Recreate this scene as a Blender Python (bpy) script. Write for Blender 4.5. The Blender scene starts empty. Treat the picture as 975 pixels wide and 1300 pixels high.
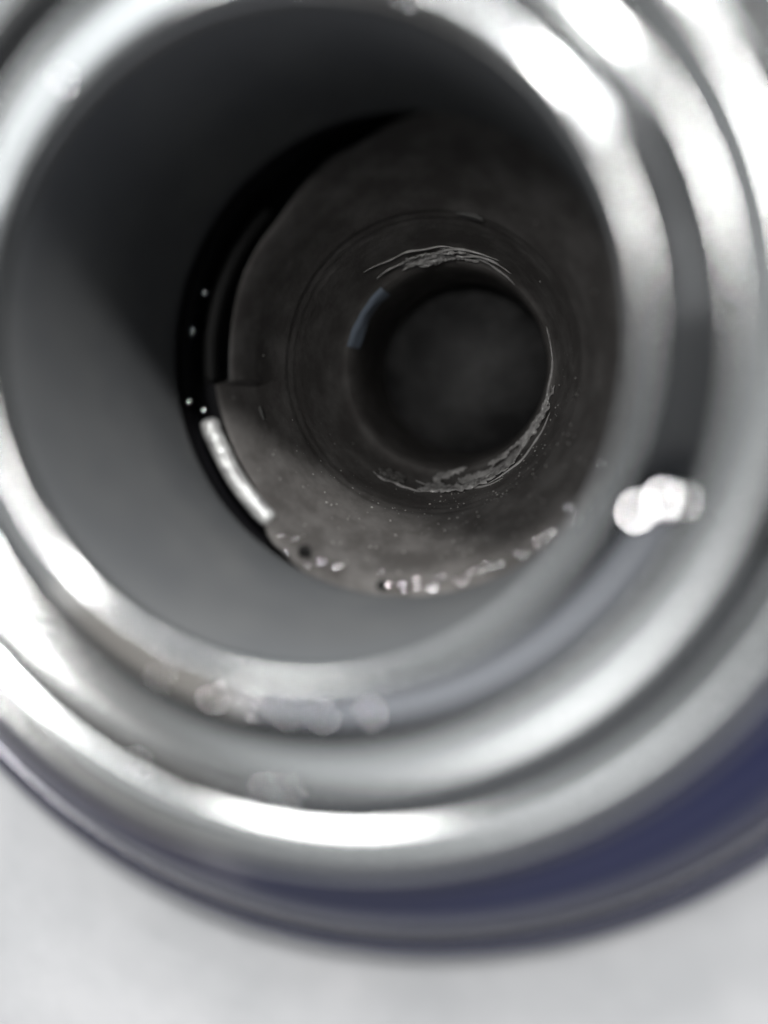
import bpy, bmesh, math, random
from mathutils import Vector, Matrix, noise
random.seed(7)
scene = bpy.context.scene
COL = scene.collection
# units: 1 = 1 cm; the fitting stands on its flange, axis +Z, mouth of the bore at z = 0
# ------------------------------------------------------------------ camera
F_PX = 1200.0
cd = bpy.data.cameras.new('camera')
cd.sensor_fit = 'AUTO'; cd.sensor_width = 36.0
cd.lens = 36.0 * F_PX / 1300.0
cd.clip_start = 0.05; cd.clip_end = 500
cam = bpy.data.objects.new('camera', cd); COL.objects.link(cam)
right = Vector((0.97104954, -0.0299177 * 0, -0.23887819))
d = Vector((.246, -.13, 1.0)).normalized(); P0 = Vector((-.278, -.491, 2.837))
ez = -d; ey = Vector((0, -1, 0)); ey = (ey - ey.dot(ez) * ez).normalized(); ex = ey.cross(ez)
W = lambda v: Vector((ex.dot(v), ey.dot(v), ez.dot(v)))
loc = W(-P0); cx, cy, cz = W(Vector((1, 0, 0))), W(Vector((0, -1, 0))), W(Vector((0, 0, -1)))
m = Matrix((cx, cy, cz)).transposed().to_4x4(); m.translation = loc
cam.matrix_world = m
cd.dof.use_dof = True; cd.dof.focus_distance = 5.1; cd.dof.aperture_fstop = 0.116
scene.camera = cam
scene.render.resolution_x, scene.render.resolution_y = 768, 1024
# ------------------------------------------------------------------ light
w = bpy.data.worlds.new('World'); scene.world = w; w.use_nodes = True
bg = w.node_tree.nodes['Background']; bg.inputs[0].default_value = (.75, .82, 1.0, 1); bg.inputs[1].default_value = 0.016
def lamp(name, az, el, dist, sx, sy, radiance, col=(1, 1, 1), roll=0, shape='RECTANGLE'):
    l = bpy.data.lights.new(name, 'AREA'); l.shape = shape; l.size = sx; l.size_y = sy
    A = sx * sy * (math.pi / 4 if shape in ('DISK', 'ELLIPSE') else 1)
    l.energy = radiance * math.pi * A; l.color = col
    o = bpy.data.objects.new(name, l); COL.objects.link(o)
    a, e = math.radians(az), math.radians(el)
    p = Vector((math.cos(a) * math.cos(e), math.sin(a) * math.cos(e), math.sin(e))) * dist
    o.location = p
    o.rotation_euler = (p.to_track_quat('Z', 'Y') @ Matrix.Rotation(math.radians(roll), 3, 'Z').to_quaternion()).to_euler()
    return o
lamp('overhead_lamp', 92, 80.2, 10.55, 1.0, 1.0, 150, (1, .985, .96), shape='DISK')
lamp('desk_lamp', 112, 38, 16, 6, 1.2, 54, (1, .985, .96), shape='ELLIPSE')
lamp('key_lamp', 64, 48, 20, 2.0, 2.0, 290, (1, .99, .97), shape='DISK')
lamp('ceiling_panel', 170, 66, 40, 34, 34, .22, (.97, .99, 1))
lamp('spot_lamp', 157, 60, 12.0, 1.6, 1.6, 7, shape='DISK')
lamp('tube_lamp', 68, 34, 30, 20, .5, 60)
lamp('tube_lamp', 67, 40, 30, 20, .5, 60)
lamp('tall_window', 108, 34, 40, 54, 40, .45, (.95, .98, 1))
lamp('low_fill', 118, 9, 40, 68, 16, 3.0, (.95, .98, 1))  # added panel to whiten the upper lip, no window known there
lamp('side_window', 152, 42, 40, 40, 32, .28, (.95, .98, 1))
lamp('far_fill', 184, 14, 40, 44, 26, .85, (.97, .98, 1))  # unseen light panel added to brighten the right-hand bead
lamp('warm_fill', 226, 9, 40, 26, 18, .72, (1, .93, .86))  # invented warm panel, added to tint the left of the rim
lamp('far_fill', 32, 16, 40, 36, 24, .2, (.97, .98, 1))  # another added panel, fill for the left bore wall
lamp('far_fill', 2, 38, 40, 30, 40, .09, (.97, .98, 1))  # weak panel added to lift the dark valley on the right lip
lamp('dim_fill', 284, 16, 40, 78, 16, .8, (.90, .92, 1))  # added fill with no known source, lifts the lower lip
scene.view_settings.view_transform = 'Standard'; scene.view_settings.look = 'None'
scene.view_settings.exposure = 0; scene.view_settings.gamma = 1
scene.render.engine = 'CYCLES'
scene.cycles.use_denoising = True
scene.cycles.max_bounces = 10; scene.cycles.diffuse_bounces = 2; scene.cycles.glossy_bounces = 8
scene.cycles.sample_clamp_indirect = 8; scene.cycles.caustics_reflective = False; scene.cycles.caustics_refractive = False
# ------------------------------------------------------------------ materials
def mat(name, col, rough=.4, metal=0, coat=0, spec=.5, var=None, bump=None, scale=6, rvar=0, coat_rough=.1):
    M = bpy.data.materials.new(name); M.use_nodes = True
    nt = M.node_tree; b = nt.nodes['Principled BSDF']
    b.inputs['Base Color'].default_value = (*col, 1); b.inputs['Roughness'].default_value = rough
    b.inputs['Metallic'].default_value = metal; b.inputs['Coat Weight'].default_value = coat
    b.inputs['Coat Roughness'].default_value = coat_rough
    b.inputs['Specular IOR Level'].default_value = spec
    if var or bump or rvar:
        tc = nt.nodes.new('ShaderNodeTexCoord'); n = nt.nodes.new('ShaderNodeTexNoise')
        n.inputs['Scale'].default_value = scale; n.inputs['Detail'].default_value = 8; n.inputs['Roughness'].default_value = .62
        nt.links.new(tc.outputs['Object'], n.inputs['Vector'])
        if var:
            r = nt.nodes.new('ShaderNodeValToRGB')
            r.color_ramp.elements[0].position = .42; r.color_ramp.elements[0].color = (*col, 1)
            r.color_ramp.elements[1].position = .68; r.color_ramp.elements[1].color = (*var, 1)
            nt.links.new(n.outputs[0], r.inputs[0]); nt.links.new(r.outputs[0], b.inputs['Base Color'])
        if rvar:
            mr = nt.nodes.new('ShaderNodeMapRange'); mr.inputs['To Min'].default_value = rough - rvar; mr.inputs['To Max'].default_value = rough + rvar
            nt.links.new(n.outputs[0], mr.inputs['Value']); nt.links.new(mr.outputs[0], b.inputs['Roughness'])
        if bump:
            n2 = nt.nodes.new('ShaderNodeTexNoise'); n2.inputs['Scale'].default_value = bump[1]; n2.inputs['Detail'].default_value = 6
            nt.links.new(tc.outputs['Object'], n2.inputs['Vector'])
            bp = nt.nodes.new('ShaderNodeBump'); bp.inputs['Strength'].default_value = bump[0]; bp.inputs['Distance'].default_value = .02
            nt.links.new(n2.outputs[0], bp.inputs['Height']); nt.links.new(bp.outputs[0], b.inputs['Normal'])
    return M
M_CHROME = mat('polished_steel', (.50, .51, .51), .16, 1)
M_BORE = mat('satin_grey_metal', (.145, .151, .158), .8, .0, spec=.0, var=(.175, .18, .183), bump=(.04, 20), scale=2.5)
M_NAVY = mat('navy_reflection', (.016, .020, .072), .16, 0, coat=.0, spec=.38, scale=3, rvar=.03)  # navy reflected in the chrome body, put into the base colour
M_FLANGE = mat('blue_tinted_chrome', (.30, .30, .33), .18, 1)  # chrome ring, blue tint put in for the navy it reflects
M_SEAT = mat('dusty_black_rubber', (.125, .118, .114), .65, 0, spec=.12, var=(.215, .207, .201), bump=(.2, 26), scale=5)
M_DARK = mat('black_groove', (.014, .014, .017), .5)
M_WIRE = mat('spring_steel', (.85, .86, .85), .3, .3, var=(.32, .32, .33), scale=13, bump=(.8, 17))
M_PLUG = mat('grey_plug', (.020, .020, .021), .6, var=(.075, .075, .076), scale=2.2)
M_BURR = mat('pale_rubber_flash', (.60, .59, .58), .2, var=(.30, .29, .285), scale=16)
M_SMEAR = mat('thin_grey_smear', (.14, .135, .13), .5, var=(.22, .215, .21), scale=14)
M_FLAKE = mat('pale_flake', (.22, .22, .215), .45)
M_CLOTH = mat('white_sheet', (.50, .51, .525), .7, var=(.60, .605, .62), bump=(.15, 3), scale=1.1)
M_DUST = mat('pale_dust', (.5, .49, .47), .35, spec=.8)
M_GLINT = mat('mirror_glint', (.85, .86, .88), .05, 1)  # mirror metal for the added glint flakes
M_CRUMB_SHADE = mat('black_grit_and_shade', (.006, .006, .006), .7)  # grit colour, also paints the shade on the upper ring end
M_STRIP = mat('bluish_strip', (.30, .36, .45), .3)
# ------------------------------------------------------------------ helpers
def link(name, me, material, parent=None, smooth=True):
    o = bpy.data.objects.new(name, me); COL.objects.link(o)
    me.materials.append(material)
    if smooth:
        for p in me.polygons: p.use_smooth = True
    o.parent = parent
    return o
def smoothp(pts, sub=8):
    out = []
    n = len(pts)
    for i in range(n - 1):
        p0, p1, p2, p3 = pts[max(i - 1, 0)], pts[i], pts[i + 1], pts[min(i + 2, n - 1)]
        for k in range(sub):
            t = k / sub
            out.append(tuple(.5 * ((2 * p1[j]) + (-p0[j] + p2[j]) * t + (2 * p0[j] - 5 * p1[j] + 4 * p2[j] - p3[j]) * t * t + (-p0[j] + 3 * p1[j] - 3 * p2[j] + p3[j]) * t ** 3) for j in (0, 1)))
    out.append(pts[-1]); return out
def lathe(name, prof, material, parent=None, seg=256, warp=None, a0=0, a1=360):
    closed = (a1 - a0) >= 360
    vs, fs = [], []; m = len(prof); nseg = seg if closed else seg + 1
    for s in range(nseg):
        a = math.radians(a0 + (a1 - a0) * s / seg)
        for k, (r, z) in enumerate(prof):
            if warp: r, z = warp(a, r, z, k)
            vs.append((r * math.cos(a), r * math.sin(a), z))
    for s in range(seg):
        t = (s + 1) % nseg
        for k in range(m - 1):
            fs.append((s * m + k, t * m + k, t * m + k + 1, s * m + k + 1))
    me = bpy.data.meshes.new(name); me.from_pydata(vs, [], fs); me.update()
    bm = bmesh.new(); bm.from_mesh(me); bmesh.ops.recalc_face_normals(bm, faces=bm.faces); bm.to_mesh(me); bm.free()
    return link(name, me, material, parent)
def arc(cx, cz, r, t0, t1, n=16, sq=1.0):   # tilt from +Z, outward positive
    return [(cx + r * math.sin(math.radians(t0 + (t1 - t0) * i / n)), cz + sq * r * math.cos(math.radians(t0 + (t1 - t0) * i / n))) for i in range(n + 1)]
def thing(name, label, cat, loc=(0, 0, 0)):
    o = bpy.data.objects.new(name, None); COL.objects.link(o); o.location = loc
    o['label'] = label; o['category'] = cat; o.empty_display_size = .1
    return o
def tag(o, label, cat, group=None, kind=None):
    if label: o['label'] = label
    if cat: o['category'] = cat
    if group: o['group'] = group
    if kind: o['kind'] = kind
    return o
# ------------------------------------------------------------------ setting
Z_TABLE = -.86
def sheet():                              # one sheet with the round cut-out the fitting is set into
    n = 256; rings = [1.9, 2.0, 2.1, 2.2] + [2.25 * 1.045 ** k for k in range(47)]; vs = []; fs = []
    for r in rings:
        for i in range(n):
            a = 2 * math.pi * i / n; x, y = r * math.cos(a), r * math.sin(a)
            h = .06 * noise.noise(Vector((x * .35, y * .35, 3))) * min(1, max(0, r - 2.3) / 1.0)
            vs.append((x, y, Z_TABLE + h))
    for k in range(len(rings) - 1):
        for i in range(n):
            j = (i + 1) % n; fs.append((k * n + i, k * n + j, (k + 1) * n + j, (k + 1) * n + i)[::-1])
    me = bpy.data.meshes.new('worktop'); me.from_pydata(vs, [], fs)
    me.update()
    if me.polygons[0].normal.z < 0: me.flip_normals()
    o = link('worktop', me, M_CLOTH); o['kind'] = 'structure'; return o
sheet()
# ------------------------------------------------------------------ the fitting
fit = thing('metal_fitting', 'round polished metal fitting with dark stepped bore set into the white worktop', 'fitting', (0, 0, Z_TABLE))
def child(o):
    o.parent = fit; o.matrix_parent_inverse = Matrix.Translation((0, 0, -Z_TABLE)); return o
def slope(r0, z0, r1, t0, t1, n=10):      # a turned surface from (r0, z0) whose tilt runs from t0 to t1 degrees
    out = [(r0, z0)]; r, z = r0, z0; dr = (r1 - r0) / n
    for i in range(n):
        r += dr; z -= dr * math.tan(math.radians(t0 + (t1 - t0) * (i + .5) / n)); out.append((r, z))
    return out
lip = [(1.004, -.05)] + arc(1.04, .02, .042, -62, 5, 9)
lip += slope(lip[-1][0], lip[-1][1], 1.235, 20, 42, 12)[1:]
lip += slope(lip[-1][0], lip[-1][1], 1.285, 24, -26, 5)[1:]
lip += slope(lip[-1][0], lip[-1][1], 1.395, -30, -22, 6)[1:]
lip += slope(lip[-1][0], lip[-1][1], 1.495, -18, 60, 10)[1:]
zs = lip[-1][1]; lip += [(1.505, zs - .03), (1.507, zs - .08)]
child(lathe('lip', lip, M_CHROME))
bead = [(1.512, zs - .09), (1.515, zs - .03)] + slope(1.522, zs - .02, 1.61, -42, -26, 7)
bead += slope(bead[-1][0], bead[-1][1], 1.70, -22, 68, 14)[1:]
zb = bead[-1][1]; bead += [(1.71, zb - .04), (1.705, zb - .08)]
child(lathe('bead', bead, M_CHROME))
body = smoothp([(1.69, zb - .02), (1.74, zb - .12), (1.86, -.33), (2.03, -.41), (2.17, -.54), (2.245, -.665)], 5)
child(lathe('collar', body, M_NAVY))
fl = [(2.225, -.655), (2.232, -.632)] + arc(2.262, -.655, .045, -60, 12, 12)
child(lathe('flange', fl, M_FLANGE))
e_ = fl[-1]
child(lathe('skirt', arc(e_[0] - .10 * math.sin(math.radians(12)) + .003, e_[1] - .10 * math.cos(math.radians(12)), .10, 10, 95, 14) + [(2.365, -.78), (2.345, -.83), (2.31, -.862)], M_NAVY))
wall = [(1.0055, .002), (1.001, -.02), (.999, -.09), (1.0, -.3), (1.01, -.8), (1.03, -1.2), (1.045, -1.32), (1.05, -1.36)]
child(lathe('bore_wall', wall, M_BORE))
child(lathe('groove', [(1.05, -1.36), (1.085, -1.365), (1.092, -1.74), (.93, -1.76)], M_DARK))
def seat_r(a):
    dg = math.degrees(a) % 360
    pts = [(0, 1.088), (78, 1.088), (104, 1.0), (135, .905), (183.5, .87), (184.3, .955), (215, .96), (234, 1.06), (246, 1.088), (360, 1.088)]
    for (x0, y0), (x1, y1) in zip(pts, pts[1:]):
        if x0 <= dg <= x1:
            t = (dg - x0) / (x1 - x0)
            if x1 - x0 > 5: t = t * t * (3 - 2 * t)
            return y0 + (y1 - y0) * t
    return 1.088
sp = smoothp([(1.0, -1.70), (.998, -1.60), (.975, -1.56), (.94, -1.61), (.89, -1.75), (.84, -1.91), (.80, -2.04), (.775, -2.12), (.76, -2.18), (.735, -2.27), (.70, -2.40), (.66, -2.54), (.625, -2.64), (.60, -2.68)], 8)
def sw(a, r, z, k):
    e = seat_r(a)
    if r > .76:
        t = min(1, (r - .76) / .24); t = t * t * (3 - 2 * t)
        z += .165 * max(0, (e - .98) / .108) * t
        r += t * (e - 1.0)
    dg = math.degrees(a) % 360
    n = noise.noise(Vector((math.cos(a) * 2, math.sin(a) * 2, z * 3)))
    rg = .003 * math.exp(-((z + 2.08) / .05) ** 2) + .0016 * math.sin(z * 80) * math.exp(-((z + 2.16) / .10) ** 2)
    return r - rg + .005 * n, z + .008 * n
child(lathe('seat', sp, M_SEAT, seg=512, warp=sw))
child(lathe('hole_wall', smoothp([(.602, -2.675), (.585, -2.70), (.565, -2.78), (.55, -3.0), (.545, -3.5)], 5), M_SEAT))
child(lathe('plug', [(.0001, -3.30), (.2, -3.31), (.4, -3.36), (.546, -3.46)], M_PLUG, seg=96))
# retaining ring: a split wire lying in the groove
def wire(name, a0, a1, r, z, rad, material, seg=60, sq=1.0, wob=.004):
    vs, fs = [], []; K = 12
    for s in range(seg + 1):
        t = s / seg; a = math.radians(a0 + (a1 - a0) * t)
        e = min(1, math.sqrt(max(0, 1 - (abs(2 * t - 1)) ** 24)) + .02)
        rr = r + wob * noise.noise(Vector((a * 6, 0, r)))
        for k in range(K):
            b = 2 * math.pi * k / K
            q = rr + rad * e * math.cos(b)
            vs.append((q * math.cos(a), q * math.sin(a), z + rad * sq * e * math.sin(b)))
    for s in range(seg):
        for k in range(K):
            fs.append((s * K + k, s * K + (k + 1) % K, (s + 1) * K + (k + 1) % K, (s + 1) * K + k))
    fs.append(tuple(range(K))); fs.append(tuple(seg * K + k for k in range(K))[::-1])
    me = bpy.data.meshes.new(name); me.from_pydata(vs, [], fs); me.update()
    bm = bmesh.new(); bm.from_mesh(me); bmesh.ops.recalc_face_normals(bm, faces=bm.faces); bm.to_mesh(me); bm.free()
    return link(name, me, material)
child(wire('retaining_ring', 193.5, 228, .985, -1.51, .046, M_WIRE, seg=90, wob=.005))  # lit end of the ring, broken highlights put into its pale mottle
rr = child(wire('retaining_ring', 130, 184, .975, -1.60, .036, M_CRUMB_SHADE, seg=80)); rr['label'] = 'upper end of the split retaining ring, shade painted black'  # same ring in shadow, the shade put in as black
# ragged pale flash round the hole
def burr(name, a0, a1, r0, r1, seed, thr=-.1, lift=.03):
    NA, NR = int((a1 - a0) * 2.2), 16; vs, fs, keep = [], [], []
    prof = [(r, z) for r, z in sp if r <= .80]
    def zz(r):
        for (ra, za), (rb, zb) in zip(prof, prof[1:]):
            if rb <= r <= ra: return za + (zb - za) * (r - ra) / (rb - ra)
        return prof[-1][1]
    for i in range(NA + 1):
        t = i / NA; a = math.radians(a0 + (a1 - a0) * t); e = math.sin(math.pi * min(1, max(0, t))) ** .5
        for k in range(NR + 1):
            q = k / NR; r = r0 + (r1 - r0) * q
            n = noise.noise(Vector((a * 5 + q * 1.5, q * 5, seed))); n2 = abs(noise.noise(Vector((a * 14 + q * 3, q * 7, seed + 9))))
            r2, z2 = sw(a, r, zz(r), 0)
            hgt = .004 + lift * max(0, n + .35) * e + .02 * (1 - n2 * 2) * e
            keep.append(n + .55 * math.sin(math.pi * q) * e - (1 - e) * .7 > thr + .25)
            vs.append(((r2 - hgt * .8) * math.cos(a), (r2 - hgt * .8) * math.sin(a), z2 + hgt * .7))
    for i in range(NA):
        for k in range(NR):
            q = (i * (NR + 1) + k, i * (NR + 1) + k + 1, (i + 1) * (NR + 1) + k + 1, (i + 1) * (NR + 1) + k)
            if sum(keep[j] for j in q) >= 3: fs.append(q)
    me = bpy.data.meshes.new(name); me.from_pydata(vs, [], fs)
    bm = bmesh.new(); bm.from_mesh(me)
    bmesh.ops.delete(bm, geom=[v for v in bm.verts if not v.link_faces], context='VERTS'); bm.to_mesh(me); bm.free()
    o = link(name, me, M_BURR)
    md = o.modifiers.new('thickness', 'SOLIDIFY'); md.thickness = .005
    return o
for i, (a0, a1, r0, r1) in enumerate([(70, 118, .606, .65), (258, 318, .603, .70), (306, 350, .603, .645)]):
    child(burr('burr', a0, a1, r0, r1, i * 3.7 + 2, thr=-.28, lift=.022))
for i, (a0, a1, r0, r1) in enumerate([(236, 252, .66, .70)]):
    o = child(burr('burr', a0, a1, r0, r1, i * 3.7 + 33, thr=-.40, lift=.003)); o.data.materials[0] = M_SMEAR
def strand(name, a0, a1, r0, r1, rad, seed, seg=40):
    pr = [(r, z) for r, z in sp if r <= .80]; vs, fs = [], []; K = 6
    for s in range(seg + 1):
        t = s / seg; a = math.radians(a0 + (a1 - a0) * t)
        r = r0 + (r1 - r0) * t + .022 * noise.noise(Vector((t * 3.5, seed, 0))) * math.sin(math.pi * t)
        z = pr[-1][1]
        for (ra, za), (rb, zb) in zip(pr, pr[1:]):
            if rb <= r <= ra: z = za + (zb - za) * (r - ra) / (rb - ra); break
        e = rad * (.12 + math.sin(math.pi * t) ** .7) * (1 + .5 * noise.noise(Vector((t * 9, seed, 4))))
        r2, z2 = sw(a, r, z, 0); r2 -= rad * .8; z2 += rad * .5
        for k in range(K):
            b = 2 * math.pi * k / K; q = r2 + e * math.cos(b)
            vs.append((q * math.cos(a), q * math.sin(a), z2 + e * math.sin(b)))
    for s in range(seg):
        for k in range(K): fs.append((s * K + k, s * K + (k + 1) % K, (s + 1) * K + (k + 1) % K, (s + 1) * K + k))
    me = bpy.data.meshes.new(name); me.from_pydata(vs, [], fs); return link(name, me, M_BURR)
for i, q in enumerate([(52, 126, .635, .64, .010), (60, 112, .655, .625, .008), (76, 128, .65, .68, .006), (48, 90, .60, .655, .006), (262, 330, .70, .62, .010), (255, 300, .66, .71, .008), (280, 346, .66, .61, .009), (236, 262, .695, .70, .008), (320, 20 + 360, .612, .608, .007), (290, 336, .70, .655, .007)]):
    child(strand('burr', *q, i * 2.3))
child(tag(lathe('strip', smoothp([(.606, -2.668), (.592, -2.682), (.578, -2.71), (.563, -2.79)], 4), M_STRIP, seg=40, a0=128, a1=166, warp=lambda a, r, z, k: (r - .006 + .01 * noise.noise(Vector((a * 5, z * 8, 2))), z + .02 * noise.noise(Vector((a * 7, 1, 2))))), 'bluish strip curling over the edge of the hole', None))  # blue-grey strip along the hole edge
# ------------------------------------------------------------------ dust, grit
def seat_pos(a, h):                    # point on the seat at height h (interpolated)
    for (r0, z0), (r1, z1) in zip(sp, sp[1:]):
        if z1 <= h <= z0 and r0 < .99:
            t = (h - z0) / (z1 - z0) if z1 != z0 else 0
            r, z = sw(a, r0 + (r1 - r0) * t, h, 0)
            return Vector((r * math.cos(a), r * math.sin(a), z))
    return None
def specks(name, pts, material, label):
    bm = bmesh.new()
    for (p, s) in pts:
        M = Matrix.Translation(p) @ Matrix.Rotation(random.uniform(0, 6), 4, Vector((random.random(), random.random(), random.random() + .1)).normalized()) @ Matrix.Diagonal((s, s * random.uniform(.5, 1), s * random.uniform(.4, .9), 1))
        bmesh.ops.create_icosphere(bm, subdivisions=1, radius=1, matrix=M)
    me = bpy.data.meshes.new(name); bm.to_mesh(me); bm.free()
    o = link(name, me, material); tag(o, label, None, kind='stuff'); return o
pts = []
for _ in range(520):
    a = math.radians(random.gauss(288, 45)); h = random.uniform(-2.55, -1.62)
    p = seat_pos(a, h)
    if p: pts.append((p, random.choice((.0015, .002, .003, .003, .005, .007))))
tag(child(specks('dust', pts, M_DUST, 'fine pale dust scattered over the dark seat')), None, None)
def on(r, az, h): a = math.radians(az); return Vector((r * math.cos(a), r * math.sin(a), h))
# added mirror flakes, turned to the lamp so bore foot and rim glint
G = [(1.015, 295.2, .022), (1.017, 266.1, .024), (.999, 232.6, .016), (.97, 236.5, .014), (.987, 247.8, .018), (.97, 252.2, .014), (.954, 263.7, .013), (1.034, 276.6, .014), (1.036, 270.4, .018), (1.03, 285, .013), (1.045, 319.1, .02), (1.045, 321.5, .012), (1.05, 334.2, .016), (.996, 158.9, .015), (1.017, 169.5, .013), (.991, 191, .018), (1.05, 188, .015), (1.01, 308.4, .013)]
pts = [(on(r, az, -1.485 if az < 240 else -1.405), s_ * random.uniform(.35, .6)) for r, az, s_ in G]
for _ in range(34):
    a_ = random.gauss(282, 28); pts.append((on(random.uniform(.99, 1.045), a_, -1.405 - random.uniform(0, .03)), random.uniform(.004, .011)))
LAMP = Vector((-.06, 1.8, 10.4))
def glint_flakes(name, pts, label, rc=.05, jit=.05):
    bm = bmesh.new()
    for p, s_ in pts:
        h = ((LAMP - p).normalized() + (loc - p).normalized()).normalized()
        h = (h + Vector((random.gauss(0, jit), random.gauss(0, jit), 0))).normalized()
        q = h.to_track_quat('Z', 'Y').to_matrix().to_4x4() @ Matrix.Rotation(random.uniform(0, 6), 4, 'Z')
        bmesh.ops.create_icosphere(bm, subdivisions=3, radius=s_, matrix=Matrix.Translation(p) @ q @ Matrix.Diagonal((1, random.uniform(.55, 1), min(.9, s_ / rc), 1)))
    me = bpy.data.meshes.new(name); bm.to_mesh(me); bm.free()
    return tag(link(name, me, M_GLINT), label, None, kind='stuff')
child(glint_flakes('glint_flake', pts, 'tiny mirror flakes placed to glint along the foot of the bore'))
pts = [(on(r, az, h), s_ * .42) for r, az, h, s_ in ((1.04, 129, .08, .02), (1.01, 84.4, .07, .02), (1.02, 66.4, .07, .02), (1.107, 268.3, .084, .022), (1.116, 274.1, .084, .022), (1.117, 281.9, .084, .02), (1.095, 262.9, .084, .02), (1.163, 336.5, .08, .02), (1.108, 246, .084, .02), (1.104, 255.4, .084, .022), (1.357, 265.4, .108, .03), (1.347, 268.7, .105, .022), (1.398, 247.4, .1, .02), (1.648, 300.1, -.01, .035))]
child(glint_flakes('glint_flake', pts, 'tiny mirror flakes placed to glint on the polished rim', rc=.085, jit=.0))
# grit and flakes: loose things
def crumb(loc, s_, label, name='grit_crumb', material=None, cat='grit', flat=.7):
    bm = bmesh.new(); bmesh.ops.create_icosphere(bm, subdivisions=2, radius=s_)
    sd = random.uniform(0, 50)
    for v in bm.verts:
        v.co *= 1 + .5 * noise.noise(v.co / s_ * 1.2 + Vector((sd, 0, 0))); v.co.z *= flat
    me = bpy.data.meshes.new(name); bm.to_mesh(me); bm.free()
    o = link(name, me, material or M_CRUMB_SHADE, smooth=False); o.location = loc; return tag(o, label, cat)
crumb(on(.985, 241, -1.44), .032, 'larger black grit crumb at the foot of the bore just below the bright ring')
crumb(on(1.01, 264.5, -1.40), .024, 'smaller black grit crumb beside a glint at the lowest point of the bore')
def flake(az, h, da, dh, label, name='flake', seed=1, material=None):
    vs, fs = [], []; N, K = 14, 4
    for i in range(N + 1):
        t = i / N; a = math.radians(az + da * (t - .5)); wv = dh * (math.sin(math.pi * t) ** .5 * (1 - .65 * t) + .04) * (1 + .35 * noise.noise(Vector((i * .6, seed, 0))))
        for k in range(K + 1):
            hh = h + wv * (k / K - .5); p = seat_pos(a, hh)
            n = Vector((-math.cos(a), -math.sin(a), .5)).normalized()
            vs.append(p + n * .012)
    for i in range(N):
        for k in range(K): fs.append((i * 5 + k, i * 5 + k + 1, i * 5 + k + 6, i * 5 + k + 5))
    me = bpy.data.meshes.new(name); me.from_pydata(vs, [], fs)
    o = link(name, me, material or M_FLAKE); md = o.modifiers.new('thickness', 'SOLIDIFY'); md.thickness = .006
    return tag(o, label, 'flake')
flake(72, -2.12, 11, .07, 'pale grey flake stuck on the seat above the hole')
flake(195, -1.84, 5, .02, 'thin whitish sliver on the left side of the seat near the ring', seed=4)

# lamp reflection on the right of the rim, made from added mirror facets
def lip_z(r):
    return next(z0 + (z1 - z0) * (r - r0) / (r1 - r0) for (r0, z0), (r1, z1) in zip(lip[9:], lip[10:]) if r0 <= r <= r1 and r1 > r0)
for r, az, q, rc in ((1.115, -26, .017, .30), (1.165, -23, .016, .26), (1.222, -22.5, .014, .13)):
    p = on(r, az, lip_z(r) + .008)
    child(glint_flakes('lamp_glint', [(p, q)], 'mirror facet standing in for a lamp reflection on the right of the rim', rc, 0))
